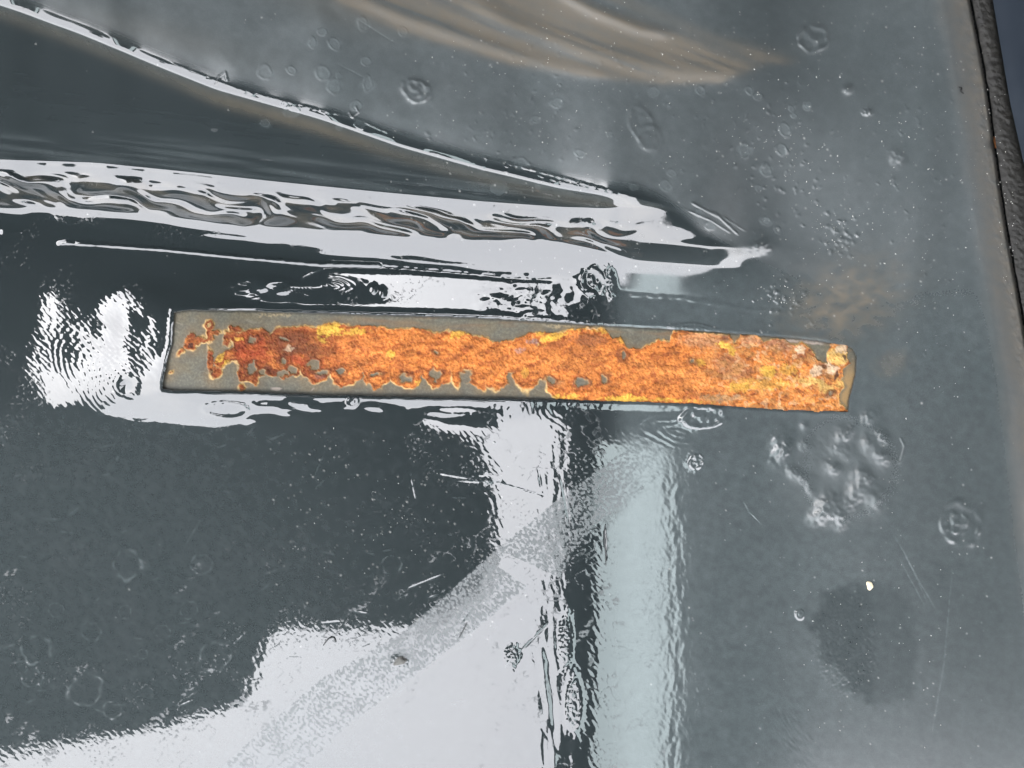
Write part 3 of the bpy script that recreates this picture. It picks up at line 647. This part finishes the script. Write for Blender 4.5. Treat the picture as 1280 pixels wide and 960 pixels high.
# yellow powder
for q, a in [((412, 413, 16, 7, 0), 1), ((419, 407, 7, 6, 0), 1), ((445, 415, 14, 4, -6), .9), ((401, 424, 7, 2.6, 15), .9), ((488, 441, 6, 6, 30), .8), ((532, 408, 8, 4, -10), .8), ((574, 415, 12, 6, -20), .8), ((592, 414, 20, 2.4, 0), .9), ((690, 422, 18, 4.5, -18), 1), ((676, 413, 6, 7, 20), .9), ((712, 411, 26, 3, -4), .6), ((750, 412, 20, 5, 20), .6), ((776, 424, 5, 5, 0), .6),
             ((275, 443, 5, 10, 22), 1), ((284, 456, 6, 7, 40), .95), ((298, 424, 6, 3, 0), .8), ((655, 492, 9, 4, 10), 1), ((694, 496, 14, 3, 0), 1), ((780, 498, 24, 4.5, 0), 1), ((715, 496, 12, 3, 0), .7), ((830, 500, 50, 2, 2), .8), ((525, 480, 5, 6, 0), .8), ((906, 431, 11, 4, 10), 1), ((914, 437, 4, 6, -30), .9), ((875, 453, 7, 5, 0), .7), ((960, 464, 10, 8, 0), .8), ((985, 462, 12, 7, 0), .5), ((1030, 482, 18, 5, 40), .85), ((1010, 476, 16, 5, 10), .7), ((1048, 445, 14, 12, 0), .85), ((1050, 480, 8, 6, 0), .7), ((657, 465, 6, 6, 0), .5), ((925, 484, 16, 6, 0), .5), ((950, 480, 40, 8, 0), .35)]:
    rr = put(rr, ss(-.5, 1.6, blob(*q)+.3+grit*2.2)*a*.85*(.8+.2*ss(-.4, .3, fin)), C(250, 200, 64) if q[0] < 1000 else C(246, 206, 110))
for q in [(1052, 436, 9, 6, 0), (1040, 462, 10, 6, 0), (1020, 464, 7, 8, 0), (1000, 437, 7, 5, 0), (362, 435, 7, 4.5, 0), (742, 410, 8, 2.5, 0), (1035, 455, 5, 4, 0)]:
    rr = put(rr, ss(-.5, 2.2, blob(*q)+grit*2)*.8, C(240, 208, 170))
for q in [(238, 432, 4, 4, 0), (1056, 446, 4, 4, 0), (1039, 491, 5, 3, 0), (1046, 470, 3, 7, 20), (1012, 437, 3, 4, -20), (264, 466, 3, 5, 0)]:
    rr = put(rr, ss(0, 1.5, blob(*q))*.85, C(74, 44, 36))
colr = metal*(1-rm[..., None])+rr*rm[..., None]
# rim of the crust: pale line over a dark one
tone = ss(-.4, .3, noise(U, V, 22, seed=121, octs=2))
rim3 = np.exp(-((hole+1.2)/1.3)**2)*rm*.7
colr = put(colr, rim3, C(128, 66, 34))
rim = np.exp(-((rust+.2)/.95)**2)*(.08+.92*tone); rim2 = np.exp(-((rust-2.4)/1.1)**2)*.5
colr = put(colr, np.clip(rim2, 0, 1)*(1-.5*tone), C(120, 60, 28))
colr = put(colr, np.clip(rim*np.where(hole > -3, .25, 1)*.9, 0, 1), C(238, 198, 128))
# grime where metal meets the cut paint, widened into a painted contact shadow
colr = put(colr, (1-ss(1.0, 4.0+2.5*ss(450, 470, V)*(1-ss(560, 700, U)), ssd+grit*.8))*.8*(1-.8*rm), C(66, 68, 62))
rough = .62+.25*rm
vv = (1+.34*noise(U, V, 26, 15, seed=125, octs=4, gain=.65)+.12*fin)*(.74+.26*ss(330, 470, U))
vein = np.exp(-(noise(U, V, 13, 8, seed=141, octs=3)/.05)**2)*ss(-.2, .5, noise(U, V, 40, seed=142)); vv = vv*(1-.38*vein)
g_ = colr.mean(-1, keepdims=True); wr = rm[..., None]
colr = colr*(1-wr)*.56+((colr*.93+g_*.06)*.60*vv[..., None])*wr
ATT = np.concatenate([np.clip(colr, 0, 1), np.ones(U.shape+(1,))], -1)
EX = np.stack([rough, rm, ss(-.5, .5, fin), np.ones_like(rough)], -1)
kz2 = 1-ZS*S/HC
PS = np.stack([(U-CX)*S*kz2, -(V-CY)*S*kz2, ZS*S], -1); NS = grid_normals(PS[..., 0], PS[..., 1], PS[..., 2])

m_met, n, l, p = new_mat('stained_bare_metal')
a_ = n.new('ShaderNodeAttribute'); a_.attribute_name = 'tint'; e_ = n.new('ShaderNodeAttribute'); e_.attribute_name = 'extra'
tc = n.new('ShaderNodeTexCoord'); q1 = nz(2600, 3); 
hsv = n.new('ShaderNodeHueSaturation'); l.new(a_.outputs['Color'], hsv.inputs['Color']); l.new(math_('MULTIPLY_ADD', q1.outputs['Fac'], .5, .78), hsv.inputs['Value'])
l.new(hsv.outputs[0], p.inputs['Base Color']); p.inputs['Roughness'].default_value = .5
p.inputs['Metallic'].default_value = .0
m_rust, n, l, p = new_mat('crusty_rust')
a_ = n.new('ShaderNodeAttribute'); a_.attribute_name = 'tint'
tc = n.new('ShaderNodeTexCoord'); q1 = nz(2200, 4, .7); q2 = nz(900, 3)
hsv = n.new('ShaderNodeHueSaturation'); l.new(a_.outputs['Color'], hsv.inputs['Color']); l.new(math_('MULTIPLY_ADD', q1.outputs['Fac'], .55, .76), hsv.inputs['Value'])
l.new(hsv.outputs[0], p.inputs['Base Color']); p.inputs['Roughness'].default_value = .75; p.inputs['Specular IOR Level'].default_value = .3
bp = n.new('ShaderNodeBump'); bp.inputs['Distance'].default_value = .0002; bp.inputs['Strength'].default_value = .8; l.new(q1.outputs['Fac'], bp.inputs['Height']); l.new(bp.outputs[0], p.inputs['Normal'])

keep2 = f4(ssd, np.maximum) > -5
is_r = f4(rm, np.maximum) > .5
AS = {'tint': ATT, 'extra': EX}
bare = build_grid('bare_metal_strip', PS, NS, keep2 & ~is_r, m_met, panel, AS)
bare['label'] = 'olive grey bare metal strip cut into the paint'
crust = build_grid('rust_crust', PS, NS, keep2 & is_r, m_rust, bare, AS)
crust['label'] = 'bright orange rust with yellow patches'
# cut face of the paint round the strip
m_cut, n, l, p = new_mat('cut_paint_edge'); p.inputs['Base Color'].default_value = (.05, .055, .055, 1); p.inputs['Roughness'].default_value = .45
tc = n.new('ShaderNodeTexCoord'); q1 = nz(900, 3); l.new(mixc(q1.outputs['Fac'], (.02, .024, .024), (.09, .09, .08)), p.inputs['Base Color'])
dense = []
for i in range(len(strip)):
    a, b = strip[i], strip[(i+1) % len(strip)]; k_ = max(1, int(math.dist(a, b)/2))
    for q in range(k_): dense.append((a[0]+(b[0]-a[0])*q/k_, a[1]+(b[1]-a[1])*q/k_))
# follow the same wobble as the paint's rim
dd = np.array(dense); ddx, ddy = dd[:, 0].copy(), dd[:, 1].copy()
for _ in range(3):
    ox = noise(ddx, ddy, 26, seed=51)*.7+noise(ddx, ddy, 6, seed=53)*.5; oy = noise(ddx, ddy, 22, seed=52)*.7+noise(ddx, ddy, 7, seed=54)*.5
    ddx, ddy = dd[:, 0]-ox, dd[:, 1]-oy
cxm, cym = 636, 450
vs = []; fs = []; N2 = len(dd)
jx = np.clip(np.searchsorted(xs, ddx), 0, NX-1); jy = np.clip(np.searchsorted(ys, ddy), 0, NY-1)
nrm2 = np.stack([np.roll(ddy, -1)-np.roll(ddy, 1), -(np.roll(ddx, -1)-np.roll(ddx, 1))], -1); nrm2 /= np.linalg.norm(nrm2, axis=1, keepdims=True)
tst = inside(ddx+nrm2[:, 0]*2, ddy+nrm2[:, 1]*2, strip); nrm2[~tst] *= -1
for k_ in range(N2):
    zt_ = Z[jy[k_], jx[k_]]; jig = .25*math.sin(k_*1.7)+.2*math.sin(k_*.61)
    for (o_, z_) in ((-.9, zt_-.15), (.15, zt_-.35), (.45+jig*.5, zt_-1.3), (.9+jig, -DEPTH-.4+bulge(np.array([ddx[k_]]), np.array([ddy[k_]]))[0])):
        vs.append(world_of(ddx[k_]+nrm2[k_, 0]*o_, ddy[k_]+nrm2[k_, 1]*o_, z_))
for k_ in range(N2):
    j_ = (k_+1) % N2
    for m_ in range(3): fs.append((k_*4+m_, j_*4+m_, j_*4+m_+1, k_*4+m_+1))
me = bpy.data.meshes.new('paint_edge'); me.from_pydata(vs, [], fs); me.update(); me.materials.append(m_cut)
me.polygons.foreach_set('use_smooth', [True]*len(fs))
o = bpy.data.objects.new('paint_edge', me); col.objects.link(o); o.parent = panel

# ------------------------------------------------------------------ black seal and the neighbouring panel on the right
gx_ = np.arange(0, 1, .01)
def side_strip(name, y_arr, x_left, x_right, nx_, zfun, mat):
    t_ = np.linspace(0, 1, nx_); TT, YY = np.meshgrid(t_, y_arr)
    XX = x_left(YY)*(1-TT)+x_right(YY)*TT; ZZ = zfun(TT, XX, YY)
    kk = 1-ZZ*S/HC
    Pn = np.stack([(XX-CX)*S*kk, -(YY-CY)*S*kk, ZZ*S], -1)
    return build_grid(name, Pn, grid_normals(Pn[..., 0], Pn[..., 1], Pn[..., 2]), np.ones((len(y_arr)-1, nx_-1), bool), mat, None, {})
m_rub, n, l, p = new_mat('black_weathered_rubber'); tc = n.new('ShaderNodeTexCoord'); q1 = nz(700, 5, .7); q2 = nz(120, 4)
l.new(mixc(q2.outputs['Fac'], (.005, .005, .005), (.018, .017, .013)), p.inputs['Base Color']); p.inputs['Roughness'].default_value = .6
bp = n.new('ShaderNodeBump'); bp.inputs['Distance'].default_value = .0006; bp.inputs['Strength'].default_value = .7; l.new(q1.outputs['Fac'], bp.inputs['Height']); l.new(bp.outputs[0], p.inputs['Normal'])
seal_r = [(-420, 1180), (0, 1241), (130, 1263), (210, 1281), (400, 1330), (1380, 1560)]
yy_ = np.concatenate([np.linspace(-420, -12, 30)[:-1], np.arange(-12, 700, 2.0), np.linspace(700, 1380, 30)[1:]])
seal = side_strip('rubber_seal', yy_, lambda y: poly(gap, y)+1.8+noise(y, y*0, 17, seed=131)*.9, lambda y: np.maximum(poly(seal_r, y), poly(gap, y)+6)+2, 30,
    lambda t_, x, y: -13+9*np.sin(np.pi*np.clip(t_*.9+.05, 0, 1))**.6+noise(x, y, 9, 6, seed=132, octs=3)*1.3, m_rub)
tag(seal, 'rough black rubber seal beside the gap along the right edge', 'rubber seal')
m_blue, n, l, p = new_mat('smooth_blue_grey_panel'); tc = n.new('ShaderNodeTexCoord'); q1 = nz(60, 4)
l.new(mixc(q1.outputs['Fac'], (.018, .024, .033), (.026, .034, .045)), p.inputs['Base Color']); l.new(math_('MULTIPLY_ADD', q1.outputs['Fac'], .15, .28), p.inputs['Roughness'])
side = side_strip('neighbouring_panel', yy_, lambda y: np.maximum(poly(seal_r, y), poly(gap, y)+6), lambda y: y*0+1620, 60,
    lambda t_, x, y: -3+2*ss(0, .05, t_)+3*t_, m_blue)
tag(side, 'smooth dark blue grey panel filling the top right corner', 'metal panel')

# dark underside below the gap so that no light comes through
bx = box('panel_backing', -.34, -.30, -.03, .34, .30, -.022, m_dark, panel)

# ------------------------------------------------------------------ loose things lying on the paint
def surf_z(px, py):
    i = int(np.searchsorted(xs, px)); j = int(np.searchsorted(ys, py)); return Z[min(j, NY-1), min(i, NX-1)]
def simple_mat(name, c, rough=.7):
    m, n, l, p = new_mat(name); t_ = n.new('ShaderNodeTexNoise'); t_.inputs['Scale'].default_value = 900
    mx_ = n.new('ShaderNodeMix'); mx_.data_type = 'RGBA'; mx_.inputs[6].default_value = (*[v*.7 for v in c], 1); mx_.inputs[7].default_value = (*[min(v*1.25, 1) for v in c], 1)
    tcx = n.new('ShaderNodeTexCoord'); l.new(tcx.outputs['Object'], t_.inputs['Vector']); l.new(t_.outputs['Fac'], mx_.inputs[0]); l.new(mx_.outputs[2], p.inputs['Base Color']); p.inputs['Roughness'].default_value = rough
    return m
m_cream = simple_mat('cream_chip', (.85, .72, .5)); m_blk = simple_mat('black_fibre', (.01, .01, .01), .5); m_grit = simple_mat('pale_grit', (.62, .62, .58)); m_or = simple_mat('orange_rust_flake', (.45, .17, .05))
def pebble(name, px, py, rx, ry, rz, mat, label, cat, seed=1, rot=0):
    bm = bmesh.new(); bmesh.ops.create_icosphere(bm, subdivisions=3, radius=1)
    rnd = np.random.RandomState(seed); ph = rnd.rand(3)*6
    for v in bm.verts:
        k_ = 1+.18*math.sin(v.co.x*3+ph[0])+.14*math.sin(v.co.y*4+ph[1])+.12*math.sin(v.co.z*5+ph[2]); c, s = math.cos(rot), math.sin(rot)
        x, y, z = v.co.x*rx*k_, v.co.y*ry*k_, v.co.z*rz*k_
        v.co = ((x*c-y*s)*S, (x*s+y*c)*S, z*S)
    me = bpy.data.meshes.new(name); bm.to_mesh(me); bm.free(); me.materials.append(mat)
    for f in me.polygons: f.use_smooth = True
    o = bpy.data.objects.new(name, me); col.objects.link(o); o.location = world_of(px, py, surf_z(px, py)+rz*.5); tag(o, label, cat); return o
pebble('paint_chip', 1087.5, 732, 3.6, 4.6, 1.6, m_cream, 'tiny cream coloured chip lying alone on the lower right grey paint', 'chip', 3, .3)
pebble('rust_flake', 1243.5, 178, 3.2, 6, 2, m_or, 'small orange brown rust flake caught in the gap at right edge', 'flake', 5, .2)
pebble('dirt_crumb', 499, 827, 8, 4.5, 2.2, simple_mat('grey_crumb', (.12, .12, .11)), 'dark grey crumb stuck on the white reflection below the band', 'crumb', 9, .4)
def fibre(name, pts, rad, mat, label, cat):
    cu = []; P_ = [Vector(world_of(x, y, surf_z(x, y)+rad+z)) for (x, y, z) in pts]
    # Catmull-Rom through the points, then a swept tube
    path = []
    for i in range(len(P_)-1):
        a, b, c, d = P_[max(i-1, 0)], P_[i], P_[i+1], P_[min(i+2, len(P_)-1)]
        for q in range(6):
            t_ = q/6; path.append(.5*((2*b)+(-a+c)*t_+(2*a-5*b+4*c-d)*t_*t_+(-a+3*b-3*c+d)*t_**3))
    path.append(P_[-1]); vs = []; fs = []; K = 6
    for i, q in enumerate(path):
        tg = (path[min(i+1, len(path)-1)]-path[max(i-1, 0)]).normalized(); s_ = tg.cross(Vector((0, 0, 1))).normalized(); u_ = s_.cross(tg)
        r_ = rad*S*(1-.5*abs(2*i/(len(path)-1)-1)**3)
        for k_ in range(K):
            a = 2*math.pi*k_/K; vs.append(q+s_*r_*math.cos(a)+u_*r_*math.sin(a))
    for i in range(len(path)-1):
        for k_ in range(K): fs.append((i*K+k_, i*K+(k_+1) % K, (i+1)*K+(k_+1) % K, (i+1)*K+k_))
    fs.append(tuple(range(K))[::-1]); fs.append(tuple((len(path)-1)*K+k_ for k_ in range(K)))
    me = bpy.data.meshes.new(name); me.from_pydata(vs, [], fs); me.update(); me.materials.append(mat)
    me.polygons.foreach_set('use_smooth', [True]*len(fs))
    o = bpy.data.objects.new(name, me); col.objects.link(o); tag(o, label, cat); return o
fibre('fibre', [(1198.5, 109, 0), (1202, 110, .8), (1201.5, 114, 1), (1204.5, 117, 0)], 1.0, m_blk, 'short curled black fibre lying on grey paint near the right edge', 'fibre')
m_wire = simple_mat('dark_thread', (.03, .035, .035), .4)
fibre('thread', [(757, 655, .5), (755.5, 668, 1), (757, 690, .8), (757.5, 706, .3)], .8, m_wire, 'straight dark thread lying on the pale green reflection below the strip', 'thread')
fibre('thread', [(404, 867-60, .3), (410, 799, .6), (417, 797, .5), (420, 803, .2)], 1.0, m_wire, 'dark bent thread at the corner of the white reflection, lower left', 'thread')
fibre('thread', [(574, 797, .3), (579, 788, .5), (584, 778, .4)], .7, m_wire, 'short dark thread on the edge of the dull diagonal band', 'thread')
# loose pale grit: countless grains, one object
rs = np.random.RandomState(12); vs = []; fs = []
spots = [(1050, 298, 30, 26, 60), (985, 372, 34, 20, 55), (900, 160, 130, 90, 110), (1000, 220, 80, 90, 110), (1150, 200, 50, 140, 90), (720, 60, 170, 40, 90), (1190, 330, 40, 200, 60), (640, 160, 120, 50, 60), (1100, 780, 90, 120, 50), (470, 640, 110, 90, 60), (1225, 180, 14, 90, 30), (1258, 260, 10, 90, 60)]
tet = np.array([(1, 0, 0), (-.5, .87, 0), (-.5, -.87, 0), (0, 0, 1.2)])
for (cx, cy, sx_, sy_, n_) in spots:
    for _ in range(n_):
        px, py = rs.normal(cx, sx_*.7), rs.normal(cy, sy_*.7)
        if px < 0 or px > 1275 or py < 0 or py > 955: continue
        if 195 < px < 1080 and 380 < py < 522: continue
        if px > 1225 and poly(gap, py)-px < 2 and px < poly(seal_r, py)-2: zz = -5.
        elif poly(gap, py)-px < 6: continue
        else: zz = surf_z(px, py)
        r0 = rs.uniform(.35, .9); a = rs.rand()*6.3; ca, sa = math.cos(a), math.sin(a); L = rs.uniform(1, 2.6) if rs.rand() < .3 else 1; b0 = len(vs)
        for q in tet:
            x, y = q[0]*L*r0, q[1]*r0; wx, wy, wz = world_of(px, py, zz-.1)
            vs.append((wx+(x*ca-y*sa)*S, wy+(x*sa+y*ca)*S, wz+q[2]*r0*S))
        fs += [(b0, b0+1, b0+3), (b0+1, b0+2, b0+3), (b0+2, b0, b0+3)]
me = bpy.data.meshes.new('grit'); me.from_pydata(vs, [], fs); me.update(); me.materials.append(m_grit)
o = bpy.data.objects.new('grit', me); col.objects.link(o); tag(o, 'pale dust grains scattered over the dull upper right paint', 'grit', kind='stuff')
